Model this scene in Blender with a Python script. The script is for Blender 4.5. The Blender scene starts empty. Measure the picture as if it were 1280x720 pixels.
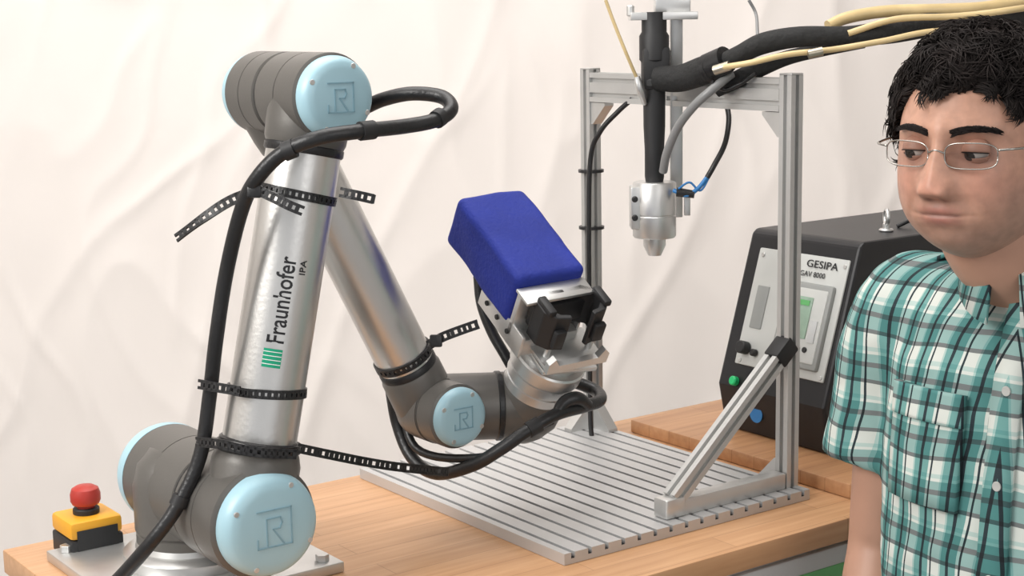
import bpy, bmesh, math, random
from mathutils import Vector, Matrix, noise
random.seed(7)
V=Vector
# ------------------------------------------------------------------ camera
TZ=1.08; CZ=TZ+0.60; FPX=2000.0
pit=math.atan(342/2000); rl=math.radians(1.0)
R0=V((1,0,0)); F0=V((0,math.cos(pit),-math.sin(pit))); U0=V((0,math.sin(pit),math.cos(pit)))
CR=math.cos(rl)*R0-math.sin(rl)*U0; CU=math.sin(rl)*R0+math.cos(rl)*U0
CAM=V((0,0,CZ))
cd=bpy.data.cameras.new('camera'); cam=bpy.data.objects.new('camera',cd)
bpy.context.scene.collection.objects.link(cam)
m=Matrix((CR,CU,-F0)).transposed().to_4x4(); m.translation=CAM; cam.matrix_world=m
cd.sensor_width=36; cd.lens=FPX*36/1280; cd.clip_start=0.05
bpy.context.scene.camera=cam
# survey helpers: photo measurement -> world point at a known depth / height / plane
def ray(x,y): return F0+CR*((x-640)/FPX)+CU*((360-y)/FPX)
def P(x,y,Y): r=ray(x,y); return CAM+r*(Y/r.y)
def H(x,y,z): r=ray(x,y); return CAM+r*((z-CZ)/r.z)
def PL(x,y,pt,n): r=ray(x,y); return CAM+r*((pt-CAM).dot(n)/r.dot(n))
def cv(x,u,d): return CR*x+CU*u+F0*d
YAW=math.radians(36)
E1=V((math.cos(YAW),math.sin(YAW),0)); E2=V((math.sin(YAW),-math.cos(YAW),0)); Z=V((0,0,1))
D0=V((0.0478,1.692,TZ))
def T(i,j,z=0): return D0+E1*i+E2*j+Z*z
# ------------------------------------------------------------------ materials
def mat(name,col,rough=.5,metal=0,var=0.0,vscale=20,bump=0,bscale=60,stretch=None,coat=0,spec=None,sheen=0):
    mt=bpy.data.materials.new(name); mt.use_nodes=True; nt=mt.node_tree; b=nt.nodes['Principled BSDF']
    b.inputs['Base Color'].default_value=(*col,1); b.inputs['Roughness'].default_value=rough; b.inputs['Metallic'].default_value=metal
    if coat: b.inputs['Coat Weight'].default_value=coat
    if sheen: b.inputs['Sheen Weight'].default_value=sheen
    if spec is not None: b.inputs['Specular IOR Level'].default_value=spec
    tc=nt.nodes.new('ShaderNodeTexCoord'); mp=nt.nodes.new('ShaderNodeMapping'); nt.links.new(tc.outputs['Object'],mp.inputs[0])
    if stretch: mp.inputs['Rotation'].default_value=stretch[0]; mp.inputs['Scale'].default_value=stretch[1]
    if var:
        n=nt.nodes.new('ShaderNodeTexNoise'); n.inputs['Scale'].default_value=vscale; n.inputs['Detail'].default_value=4; nt.links.new(mp.outputs[0],n.inputs[0])
        r=nt.nodes.new('ShaderNodeValToRGB'); r.color_ramp.elements[0].position=.3; r.color_ramp.elements[1].position=.7
        r.color_ramp.elements[0].color=(*[c*(1-var) for c in col],1); r.color_ramp.elements[1].color=(*[min(1,c*(1+var)) for c in col],1)
        nt.links.new(n.outputs[0],r.inputs[0]); nt.links.new(r.outputs[0],b.inputs['Base Color'])
    if bump:
        n=nt.nodes.new('ShaderNodeTexNoise'); n.inputs['Scale'].default_value=bscale; n.inputs['Detail'].default_value=4; nt.links.new(mp.outputs[0],n.inputs[0])
        bp=nt.nodes.new('ShaderNodeBump'); bp.inputs['Strength'].default_value=bump; bp.inputs['Distance'].default_value=.004
        nt.links.new(n.outputs[0],bp.inputs['Height']); nt.links.new(bp.outputs[0],b.inputs['Normal'])
    return mt
M_alu=mat('aluminium',(.66,.66,.65),.38,.85,var=.06,vscale=30)
M_tube=mat('brushed_tube',(.68,.67,.65),.33,.95,var=.05,vscale=6,bump=.05,bscale=200)
M_profile=mat('anodised_profile',(.58,.58,.57),.42,.7,var=.04)
M_plate=mat('plate_aluminium',(.56,.56,.56),.45,.5,var=.06,vscale=8)
M_grey=mat('grey_housing',(.125,.118,.108),.40,.25,var=.05,vscale=15,bump=.04,bscale=400)
M_cap=mat('pale_blue_cap',(.36,.56,.64),.35,0,var=.03,vscale=8)
M_cap2=mat('pale_blue_line',(.22,.38,.46),.5,0,var=.03)
M_black=mat('black_rubber',(.012,.012,.013),.38,0,var=.2,bump=.15,bscale=250)
M_blackm=mat('black_matte',(.014,.014,.015),.55,0,var=.15)
M_foam=mat('foam_sleeve',(.014,.014,.014),.8,0,var=.2,bump=.6,bscale=120)
M_hole=mat('dark_slot',(.02,.02,.02),.8,0,var=.1)
M_blue=mat('blue_foam',(.010,.026,.27),.75,0,var=.16,vscale=18,bump=.3,bscale=220)
M_red=mat('red_plastic',(.40,.03,.02),.45,0,var=.04)
M_yellow=mat('yellow_plastic',(.72,.34,.02),.45,0,var=.04)
M_box=mat('black_enclosure',(.016,.016,.018),.42,.1,var=.15,vscale=10)
M_panel=mat('panel_grey',(.55,.56,.54),.5,0,var=.03)
M_panel2=mat('bezel_grey',(.30,.31,.30),.5,0,var=.03)
M_screen=mat('lcd_screen',(.30,.42,.33),.2,0,var=.08,vscale=60)
M_white=mat('white_print',(.8,.8,.8),.6,0,var=.02)
M_txt=mat('black_print',(.01,.01,.012),.5,0,var=.1)
M_green=mat('green_print',(.0,.30,.16),.5,0,var=.05)
M_greenled=mat('green_button',(.02,.55,.18),.3,0,var=.05)
M_yt=mat('yellowish_hose',(.62,.47,.24),.3,0,var=.12,vscale=30)
M_gh=mat('grey_hose',(.22,.22,.22),.35,0,var=.1)
M_bw=mat('blue_wire',(.03,.2,.5),.4,0,var=.05)
M_brass=mat('fitting_metal',(.5,.45,.36),.35,.9,var=.08)
M_cab=mat('cabinet_paint',(.52,.53,.53),.5,0,var=.02)
M_gpaint=mat('green_paint',(.12,.42,.14),.5,0,var=.04)
M_wall=mat('wall_paint',(.74,.71,.68),.9,0,var=.03,vscale=2)
M_floor=mat('floor_concrete',(.36,.35,.34),.7,0,var=.1,vscale=4)
# wood
def wood(name,c1,c2,c3):
    mt=bpy.data.materials.new(name); mt.use_nodes=True; nt=mt.node_tree; b=nt.nodes['Principled BSDF']; b.inputs['Roughness'].default_value=.42
    tc=nt.nodes.new('ShaderNodeTexCoord'); r=nt.nodes.new('ShaderNodeMapping'); r.inputs['Rotation'].default_value=(0,0,-YAW); nt.links.new(tc.outputs['Object'],r.inputs[0])
    s=nt.nodes.new('ShaderNodeMapping'); s.inputs['Scale'].default_value=(3,45,45); nt.links.new(r.outputs[0],s.inputs[0])
    n=nt.nodes.new('ShaderNodeTexNoise'); n.inputs['Scale'].default_value=2.2; n.inputs['Detail'].default_value=6; nt.links.new(s.outputs[0],n.inputs[0])
    rp=nt.nodes.new('ShaderNodeValToRGB'); e=rp.color_ramp.elements; e[0].position=.3; e[1].position=.72; e[0].color=(*c1,1); e[1].color=(*c2,1)
    nt.links.new(n.outputs[0],rp.inputs[0])
    br=nt.nodes.new('ShaderNodeTexBrick'); br.inputs['Scale'].default_value=1; br.inputs['Brick Width'].default_value=.35; br.inputs['Row Height'].default_value=.042; br.inputs['Mortar Size'].default_value=.0006
    br.inputs['Color1'].default_value=(1,1,1,1); br.inputs['Color2'].default_value=(.84,.82,.79,1); br.inputs['Mortar'].default_value=(.6,.55,.5,1)
    nt.links.new(r.outputs[0],br.inputs[0])
    mx=nt.nodes.new('ShaderNodeMix'); mx.data_type='RGBA'; mx.blend_type='MULTIPLY'; mx.inputs[0].default_value=.8
    nt.links.new(rp.outputs[0],mx.inputs[6]); nt.links.new(br.outputs[0],mx.inputs[7]); nt.links.new(mx.outputs[2],b.inputs['Base Color'])
    return mt
M_wood=wood('beech_wood',(.53,.285,.14),(.65,.38,.205),None)
M_wood2=wood('brown_wood',(.44,.22,.105),(.55,.30,.15),None)
# ------------------------------------------------------------------ mesh helpers
COL=bpy.context.scene.collection
def empty(name,loc):
    o=bpy.data.objects.new(name,None); o.empty_display_size=.05; o.location=loc; COL.objects.link(o); return o
def put(name,me,mt,parent=None,M=None,sharp=38,smooth=True):
    if mt and not me.materials: me.materials.append(mt)
    if smooth:
        for p in me.polygons: p.use_smooth=True
        if sharp: me.set_sharp_from_angle(angle=math.radians(sharp))
    o=bpy.data.objects.new(name,me); COL.objects.link(o)
    if M is not None: o.matrix_basis=M
    if parent:
        o.parent=parent; o.matrix_parent_inverse=Matrix.Translation(-parent.location)
    return o
def pyd(name,vs,fs,mt,parent=None,**k):
    me=bpy.data.meshes.new(name); me.from_pydata([tuple(v) for v in vs],[],fs)
    bm=bmesh.new(); bm.from_mesh(me); bmesh.ops.recalc_face_normals(bm,faces=bm.faces); bm.to_mesh(me); bm.free(); me.update()
    return put(name,me,mt,parent,**k)
def frame(axis,hint=None):
    a=V(axis).normalized(); h=V(hint) if hint is not None else (Z if abs(a.z)<.9 else V((1,0,0)))
    x=(h-a*h.dot(a)).normalized(); y=a.cross(x); return x,y,a
def obox(name,c,ax,dims,mt,parent,bev=.0,seg=2):
    bm=bmesh.new(); bmesh.ops.create_cube(bm,size=1)
    for v in bm.verts: v.co=V((v.co.x*dims[0],v.co.y*dims[1],v.co.z*dims[2]))
    if bev: bmesh.ops.bevel(bm,geom=list(bm.edges),offset=bev,segments=seg,affect='EDGES',profile=.5)
    for v in bm.verts: v.co=V(c)+ax[0]*v.co.x+ax[1]*v.co.y+ax[2]*v.co.z
    bmesh.ops.recalc_face_normals(bm,faces=bm.faces)
    me=bpy.data.meshes.new(name); bm.to_mesh(me); bm.free(); return put(name,me,mt,parent)
TA=(E1,E2,Z)
def tbox(name,i0,i1,j0,j1,z0,z1,mt,parent,bev=.001):
    return obox(name,T((i0+i1)/2,(j0+j1)/2,(z0+z1)/2),(E1,E2,Z),(abs(i1-i0),abs(j1-j0),z1-z0),mt,parent,bev)
def lathe(name,prof,o,axis,mt,parent,seg=48,sharp=38):
    x,y,a=frame(axis); vs=[];fs=[]; n=len(prof)
    for (r,h) in prof:
        r=max(r,1e-5)
        for k in range(seg):
            t=2*math.pi*k/seg; vs.append(V(o)+a*h+(x*math.cos(t)+y*math.sin(t))*r)
    for i in range(n-1):
        for k in range(seg):
            k2=(k+1)%seg; fs.append((i*seg+k,i*seg+k2,(i+1)*seg+k2,(i+1)*seg+k))
    fs.append(tuple(range(seg))[::-1]); fs.append(tuple((n-1)*seg+k for k in range(seg)))
    return pyd(name,vs,fs,mt,parent,sharp=sharp)
def cyl(name,p0,p1,r,mt,parent,r1=None,ch=.0015,seg=40):
    p0=V(p0);p1=V(p1); L=(p1-p0).length; r1=r if r1 is None else r1
    return lathe(name,[(r-ch,0),(r,ch),(r1,L-ch),(r1-ch,L)],p0,p1-p0,mt,parent,seg)
def spline(pts,n=8):
    q=[pts[0]*2-pts[1]]+list(pts)+[pts[-1]*2-pts[-2]]; out=[]
    for i in range(1,len(q)-2):
        a,b,c,d=q[i-1:i+3]
        for k in range(n):
            t=k/n; out.append(.5*((2*b)+(c-a)*t+(2*a-5*b+4*c-d)*t*t+(3*b-a-3*c+d)*t**3))
    out.append(q[-2]); return out
def sweepdata(pts,rad,seg=14,n=8,flat=None):
    P_=spline([V(p) for p in pts],n)
    R_=spline([V((r,0,0)) for r in rad],n) if isinstance(rad,(list,tuple)) else [V((rad,0,0))]*len(P_)
    x=None; vs=[];fs=[]
    for i,p in enumerate(P_):
        t=(P_[min(i+1,len(P_)-1)]-P_[max(i-1,0)]).normalized()
        if x is None: x,_,_=frame(t)
        x=(x-t*x.dot(t)).normalized(); y=t.cross(x)
        for k in range(seg):
            a=2*math.pi*k/seg; vs.append(p+(x*math.cos(a)+y*math.sin(a))*R_[i].x)
    for i in range(len(P_)-1):
        for k in range(seg):
            k2=(k+1)%seg; fs.append((i*seg+k,i*seg+k2,(i+1)*seg+k2,(i+1)*seg+k))
    fs.append(tuple(range(seg))[::-1]); fs.append(tuple((len(P_)-1)*seg+k for k in range(seg)))
    return vs,fs
def sweep(name,pts,rad,mt,parent,seg=14,n=8,**k):
    vs,fs=sweepdata(pts,rad,seg,n); return pyd(name,vs,fs,mt,parent,**k)
def merge(datas):
    vs=[];fs=[]
    for v,f in datas:
        o=len(vs); vs+=v; fs+=[tuple(i+o for i in q) for q in f]
    return vs,fs
def boxdata(c,ax,d):
    vs=[];
    for sx in(-.5,.5):
        for sy in(-.5,.5):
            for sz in(-.5,.5): vs.append(V(c)+ax[0]*sx*d[0]+ax[1]*sy*d[1]+ax[2]*sz*d[2])
    return vs,[(0,1,3,2),(4,6,7,5),(0,4,5,1),(2,3,7,6),(0,2,6,4),(1,5,7,3)]
def ladder(name,pts,wd,width,parent,thick=.0018,pitch=.0068,closed=False,mt=None):
    ds=[]; L=0; acc=0
    for i in range(len(pts)-1):
        a,b=pts[i],pts[i+1]; t=(b-a); l=t.length
        if l<1e-6: continue
        t.normalize(); w=wd(i) if callable(wd) else V(wd); w=(w-t*w.dot(t)).normalized(); nn=t.cross(w)
        mid=(a+b)/2
        for s in(-1,1): ds.append(boxdata(mid+w*s*width*.35,(t,w,nn),(l*1.06,width*.30,thick)))
        acc+=l
        if acc>=pitch:
            acc-=pitch; ds.append(boxdata(mid,(t,w,nn),(.0042,width*.9,thick)))
    vs,fs=merge(ds); return pyd(name,vs,fs,mt or M_black,parent,smooth=False)
def ring(c,axis,r,n=90):
    x,y,a=frame(axis); return [V(c)+(x*math.cos(2*math.pi*k/n)+y*math.sin(2*math.pi*k/n))*r for k in range(n+1)]
def slotpoly(w,h,sw=.003,sd=.005,pitch=.02):
    def side(L,H):
        n=max(1,round(L/pitch)); p=[(-L/2,-H/2)]
        for k in range(n):
            c=-L/2+L/n*(k+.5); p+=[(c-sw,-H/2),(c-sw,-H/2+sd),(c+sw,-H/2+sd),(c+sw,-H/2)]
        return p
    b=side(w,h); r=[(-y,x) for x,y in side(h,w)]; t=[(-x,-y) for x,y in side(w,h)]; l=[(y,-x) for x,y in side(h,w)]
    return b+r+t+l
def extrude(name,poly,p0,dx,dy,axis,L,mt,parent):
    n=len(poly); vs=[V(p0)+dx*a+dy*b for a,b in poly]+[V(p0)+dx*a+dy*b+axis*L for a,b in poly]
    fs=[(i,(i+1)%n,(i+1)%n+n,i+n) for i in range(n)]+[tuple(range(n))[::-1],tuple(range(n,2*n))]
    return pyd(name,vs,fs,mt,parent,smooth=False)
def textmesh(body,size,bold=False):
    c=bpy.data.curves.new('t','FONT'); c.body=body; c.size=size; c.resolution_u=3; c.offset=size*.012 if bold else 0
    o=bpy.data.objects.new('t',c); COL.objects.link(o); bpy.context.view_layer.update()
    dg=bpy.context.evaluated_depsgraph_get(); me=bpy.data.meshes.new_from_object(o.evaluated_get(dg)); bpy.data.objects.remove(o)
    return me
def text(name,body,size,o,dx,dy,mt,parent,bold=True,fn=None,width=None):
    me=textmesh(body,size,bold); me.materials.clear()
    xs=[v.co.x for v in me.vertices]; sc=(width/(max(xs)-min(xs))) if width else 1
    for v in me.vertices:
        a,b=v.co.x*sc,v.co.y; v.co=fn(a,b) if fn else V(o)+dx*a+dy*b
    me.update(); return put(name,me,mt,parent,smooth=False)

# ------------------------------------------------------------------ room
def slab(name,lo,hi,mt):
    c=(V(lo)+V(hi))/2; d=V(hi)-V(lo); return obox(name,c,(V((1,0,0)),V((0,1,0)),Z),tuple(d),mt,None)
slab('floor',(-3,-2,-.05),(3.6,3.8,0),M_floor)
slab('wall_back',(-3,3.7,0),(3.6,3.8,3.2),M_wall)
slab('wall_left',(-3.1,-2,0),(-3,3.8,3.2),M_wall)
slab('wall_right',(3.6,-2,0),(3.7,3.8,3.2),M_wall)
slab('ceiling',(-3,-2,3.2),(3.6,3.8,3.25),M_wall)
slab('baseboard_back',(-3,3.685,0),(3.6,3.7,.08),M_cab)
# cloth backdrop
def cloth():
    mt=mat('cloth_white',(.83,.775,.735),.9,0,var=.02,vscale=1.2,bump=.25,bscale=7,stretch=((0,0,0),(2.0,1,.9)),sheen=.15)
    nx,nz=520,300; X0,X1=-2.4,2.9; Zt=3.05; vs=[];fs=[]
    for j in range(nz+1):
        for i in range(nx+1):
            x=X0+(X1-X0)*i/nx; z=.004+(Zt-.004)*j/nz
            a=noise.noise(V((x*1.5+z*.2,z*.25,1)))*.06+noise.noise(V((x*4.0+z*.6,z*.5,21)))*.015
            w=noise.noise(V((x*1.7,z*1.3,5)))*.5+noise.noise(V((x*5,z*4,15)))*.10
            r1=max(0,1-abs(noise.noise(V((x*2.6+z*.9+w,z*.75+w,9))))*3.2)
            r2=max(0,1-abs(noise.noise(V((x*3.2-z*1.9+w,z*1.0-w,3))))*4)
            r3=max(0,1-abs(noise.noise(V((x*6.5+w*3,z*2.1,13))))*4)
            y=3.35+a-.009*r1**2.5-.007*r2**2.5-.0045*r3**2+noise.noise(V((x*9+w,z*5,33)))*.0025
            vs.append((x,y,z))
    for j in range(nz):
        for i in range(nx):
            k=j*(nx+1)+i; fs.append((k,k+1,k+nx+2,k+nx+1))
    return pyd('backdrop_cloth',vs,fs,mt,None,sharp=None)
bc=cloth()
rail_=slab('curtain_rail',(-2.5,3.33,3.052),(3.0,3.37,3.09),M_alu)

# ------------------------------------------------------------------ workbench
WB=empty('workbench',T(.2,-.2,-TZ))
I0,I1,J0,J1=-.471,1.05,-.445,.088
tbox('tabletop',I0,I1,J0,J1,-.028,0,M_wood,WB,.002)
for n_,(i,j) in enumerate([(I0+.04,J0+.04),(I0+.04,J1-.04),(I1-.04,J0+.04),(I1-.04,J1-.04)]):
    extrude('leg_%d'%n_,slotpoly(.045,.045,.005,.008,.045),T(i,j,-TZ),E1,E2,Z,TZ-.028,M_profile,WB)
tbox('front_rail',I0+.07,I1-.07,J1-.05,J1-.02,-.075,-.03,M_profile,WB)
tbox('rear_rail',I0+.07,I1-.07,J0+.02,J0+.05,-.075,-.03,M_profile,WB)
tbox('side_rail_1',I0+.02,I0+.05,J0+.07,J1-.07,-.075,-.03,M_profile,WB)
tbox('side_rail_2',I1-.05,I1-.02,J0+.07,J1-.07,-.075,-.03,M_profile,WB)
tbox('drawer_cabinet',-.02,.44,J0+.06,J1-.018,-.62,-.0285,M_cab,WB,.003)
for k in range(4):
    z1=-.036-k*.14; tbox('drawer_front_%d'%k,-.01,.43,J1-.017,J1-.009,z1-.13,z1,M_cab,WB,.002)
    tbox('drawer_label_%d'%k,.0,.42,J1-.009,J1-.0075,z1-.045,z1-.022,M_gpaint,WB,.0003)
cyl('lock_bolt',T(.405,J1-.009,-.050),T(.405,J1+.002,-.050),.008,M_alu,WB)

# slotted plate
SP=empty('slotted_plate',T(.19,-.2,.0))
def plate():
    w=.386; n=16; p=[(0,0),(w,0),(w,.013)]
    for k in range(n-1,-1,-1):
        c=w/n*(k+.5); p+=[(c+.0026,.013),(c+.0026,.006),(c-.0026,.006),(c-.0026,.013)]
    p.append((0,.013))
    extrude('plate_body',p,T(0,-.43,0.0005),E1,Z,E2,.438,M_plate,SP)
    for k in range(n):
        c=w/n*(k+.5); tbox('slot_floor_%d'%k,c-.0025,c+.0025,-.4295,.0075,.006,.0072,M_hole,SP,0)
plate()

# wooden board behind frame
tbox('wooden_board',.425,1.04,-.38,.06,.0005,.019,M_wood2,None,.0015)

# ------------------------------------------------------------------ frame gantry
FR=empty('aluminium_gantry_frame',T(.372,-.21,.0135))
FI=.375; JA,JB=-.404,-.021; PH=.523; pz=.0135
pl=slotpoly(.02,.02)
for n_,j in enumerate((JA,JB)):
    extrude('post_%d'%n_,pl,T(FI,j,pz),E1,E2,Z,PH-pz,M_profile,FR)
    tbox('post_cap_%d'%n_,FI-.0102,FI+.0102,j-.0102,j+.0102,PH,PH+.002,M_alu,FR,.0008)
extrude('crossbar',slotpoly(.02,.04),T(FI,JA+.0105,PH-.024),E1,Z,E2,(JB-JA)-.021,M_profile,FR)
# corner brackets
def tri(name,c,u,v,L,w,wd,parent,mt=M_alu):
    vs=[];q=[(0,0),(L,0),(L,.004),(.004,L),(0,L)]
    for s in(-.5,.5):
        for a,b in q: vs.append(V(c)+u*a+v*b+wd*(w*s))
    n=5; fs=[(i,(i+1)%n,(i+1)%n+n,i+n) for i in range(n)]+[tuple(range(n)),tuple(range(n,2*n))]
    return pyd(name,vs,fs,mt,parent,smooth=False)
tri('bracket_1',T(FI,JA+.0105,PH-.045),E2,-Z,.03,.016,E1,FR)
tri('bracket_2',T(FI,JB-.0105,PH-.045),-E2,-Z,.03,.016,E1,FR)
for n_,(j,sg) in enumerate(((JA,1),(JA,-1),(JB,-1))):
    tri('foot_bracket_%d'%n_,T(FI,j+sg*.0105,pz),E2*sg,Z,.034 if j!=JA or sg>0 else .015,.016,E1,FR)
tri('foot_bracket_3',T(FI-.0105,JA,pz),-E1,Z,.036,.016,E2,FR)
tbox('foot_rail',FI-.205,FI-.012,JB-.01,JB+.01,pz,pz+.02,M_profile,FR,.001)
# diagonal brace
bp0=T(FI-.190,JB,pz+.02); bp1=T(FI-.008,JB,.190); bd=(bp1-bp0).normalized(); bx,by,_=frame(bd,E2)
extrude('diagonal_brace',pl,bp0,bx,by,bd,(bp1-bp0).length,M_profile,FR)
obox('brace_joint',bp1-bd*.005,(bd,bx,by),(.032,.024,.024),M_blackm,FR,.003)
obox('brace_foot',T(FI-.195,JB,pz+.012),(E1,E2,Z),(.03,.024,.024),M_alu,FR,.003)
sweep('post_cable',[P(790,124,2.16),P(772,140,2.17),P(750,165,2.18),P(738,200,2.19),P(736,300,2.19),P(737,420,2.19),P(738,520,2.19),P(740,549,2.185)],.0035,M_black,FR)
for zz in (.12,.30,.38): 
    lathe('post_tie_%d'%int(zz*100),[(.0165,0),(.018,0),(.018,.004),(.0165,.004)],T(FI,JA,zz),Z,M_black,FR,24)

# ------------------------------------------------------------------ riveting tool
RT=empty('riveting_tool',P(817,60,2.06)); YT=2.06
def q(x,y,Y=YT): return P(x,y,Y)
tx=q(818,200).x
def tz(y): return q(818,y).z
def tp(y): return V((tx,YT,tz(y)))
lathe('nose_cylinder',[(.0085,.0),(.0145,.013),(.0145,.022),(.0265,.024),(.028,.026),(.028,.052),(.0272,.053),(.0272,.054),(.028,.055),(.028,.094),(.0265,.096),(.012,.096)],tp(319),Z,M_alu,RT)
obox('nose_clamp',tp(258)+V((-.025,-.004,0)),(V((1,0,0)),V((0,1,0)),Z),(.014,.03,.055),M_alu,RT,.002)
for dz in(-.012,.012): cyl('clamp_screw%d'%(dz*1000),tp(258)+V((-.027,-.022,dz)),tp(258)+V((-.027,-.017,dz)),.004,M_blackm,RT)
lathe('tool_barrel',[(.010,-.01),(.0125,.006),(.0125,.04),(.014,.07),(.0145,.15),(.019,.155),(.019,.185),(.016,.19),(.016,.215)],tp(226),Z,M_blackm,RT)
obox('barrel_housing',tp(85)+V((.002,0,0)),(V((1,0,0)),V((0,1,0)),Z),(.036,.034,.055),M_blackm,RT,.006)
cyl('barrel_ring',tp(108),tp(98),.020,M_blackm,RT)
# rail + clamps
rb=P(846,272,2.085); 
zr0=rb.z; zr1=2.35
obox('mounting_rail',V((rb.x,2.093,(zr0+zr1)/2)),(V((1,0,0)),V((0,1,0)),Z),(.016,.012,zr1-zr0),M_alu,RT,.001)
obox('rail_strip',V((rb.x-.012,2.095,(zr0+.28+zr1)/2)),(V((1,0,0)),V((0,1,0)),Z),(.004,.012,zr1-zr0-.28),M_profile,RT,.001)
obox('top_clamp',V((tx+.012,2.07,tz(20))),(V((1,0,0)),V((0,1,0)),Z),(.085,.045,.010),M_alu,RT,.001)
obox('upper_block',V((tx+.024,2.075,tz(2))),(V((1,0,0)),V((0,1,0)),Z),(.045,.03,.028),M_alu,RT,.002)
cyl('clamp_bolt',V((tx-.03,2.06,tz(20))),V((tx-.03,2.06,tz(6))),.005,M_alu,RT)
obox('rail_bracket',V((rb.x+.002,2.105,tz(108))),(V((1,0,0)),V((0,1,0)),Z),(.03,.02,.04),M_alu,RT,.002)
obox('rail_arm',V((rb.x,2.5,2.33)),(V((1,0,0)),V((0,1,0)),Z),(.04,.85,.04),M_profile,RT,.002)
cyl('hanger',V((rb.x,2.85,2.34)),V((rb.x,2.85,3.2)),.02,M_alu,RT)
obox('hang_plate',q(859,255,2.06),(V((1,0,0)),V((0,1,0)),Z),(.008,.004,.03),M_alu,RT,.001)
# probe wire left
sweep('probe_wire',[q(757,0,2.03),q(768,30,2.03),q(782,65,2.03),q(797,100,2.04)],.0022,M_yt,RT)
sweep('probe_tip',[q(796,96,2.04),q(800,112,2.04),q(806,130,2.05)],[.004,.005,.003],M_alu,RT)
# arm with sleeves to the right
sweep('side_arm_sleeve',[q(822,98,2.05),q(850,98,2.03),q(880,88,2.0),q(893,83,1.98)],[.016,.017,.018,.017],M_foam,RT,seg=20)
sweep('sleeve_collar',[q(886,86,1.99),q(908,74,1.97)],[.019,.017],M_black,RT,seg=20)
HB=empty('hose_bundle',q(1000,50,1.95))
sweep('foam_sleeve_main',[q(900,80,1.98),q(925,68,1.96),q(955,54,1.95),q(1000,46,1.94),q(1060,45,1.94),q(1110,40,1.95),q(1170,30,1.98),q(1240,25,2.0),q(1330,30,2.05),q(1450,60,2.15)],[.011,.0115,.013,.0125,.012,.0145,.015,.014,.014,.014],M_foam,HB,seg=20)
sweep('foam_sleeve_second',[q(895,112,2.0),q(920,100,1.99),q(945,88,1.98),q(985,72,1.97),q(1030,62,1.96),q(1080,52,1.955)],[.010,.011,.0105,.009,.008,.008],M_foam,HB,seg=20)
sweep('yellow_hose_lower',[q(905,84,1.94),q(940,78,1.92),q(985,68,1.91),q(1040,62,1.91),q(1100,52,1.91),q(1180,38,1.92),q(1300,42,1.95)],.0036,M_yt,HB)
sweep('yellow_hose_upper',[q(1035,33,1.96),q(1060,22,1.97),q(1110,14,1.98),q(1180,12,1.98),q(1240,8,1.99),q(1330,-10,2.02),q(1450,-40,2.1)],.0075,M_yt,HB)
sweep('yellow_hose_third',[q(1060,42,1.93),q(1120,24,1.93),q(1200,20,1.93),q(1280,10,1.93),q(1400,-10,2.0)],.004,M_yt,HB)
sweep('hose_fitting_1',[q(893,88,1.95),q(912,82,1.94)],[.006,.006],M_brass,HB)
sweep('hose_fitting_2',[q(1010,68,1.90),q(1028,64,1.90)],[.0055,.0055],M_brass,HB)
sweep('grey_hose',[q(829,214,2.04),q(834,190,2.02),q(848,158,2.0),q(868,132,1.98),q(890,112,1.97),q(915,92,1.98)],.0055,M_gh,HB)
sweep('thin_wire',[q(945,92,1.96),q(925,105,1.97),q(905,112,1.98),q(890,102,1.97)],.0025,M_black,HB)
sweep('sensor_cable',[q(842,238,2.04),q(858,244,2.03),q(872,236,2.03),q(885,220,2.03)],.0028,M_bw,HB)
sweep('sensor_cable_black',[q(884,222,2.03),q(893,206,2.03),q(906,180,2.04),q(911,150,2.06),q(908,128,2.08)],.0035,M_black,HB)
sweep('sensor_plug',[q(846,240,2.035),q(868,243,2.03)],[.006,.005],M_black,HB)
sweep('sensor_wire_blue',[q(848,236,2.03),q(862,228,2.03),q(876,238,2.03),q(890,214,2.03)],.0014,M_bw,HB)
sweep('thin_tube_top',[q(936,0,2.0),q(945,18,2.0),q(947,45,1.97)],.002,M_gh,HB)

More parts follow.
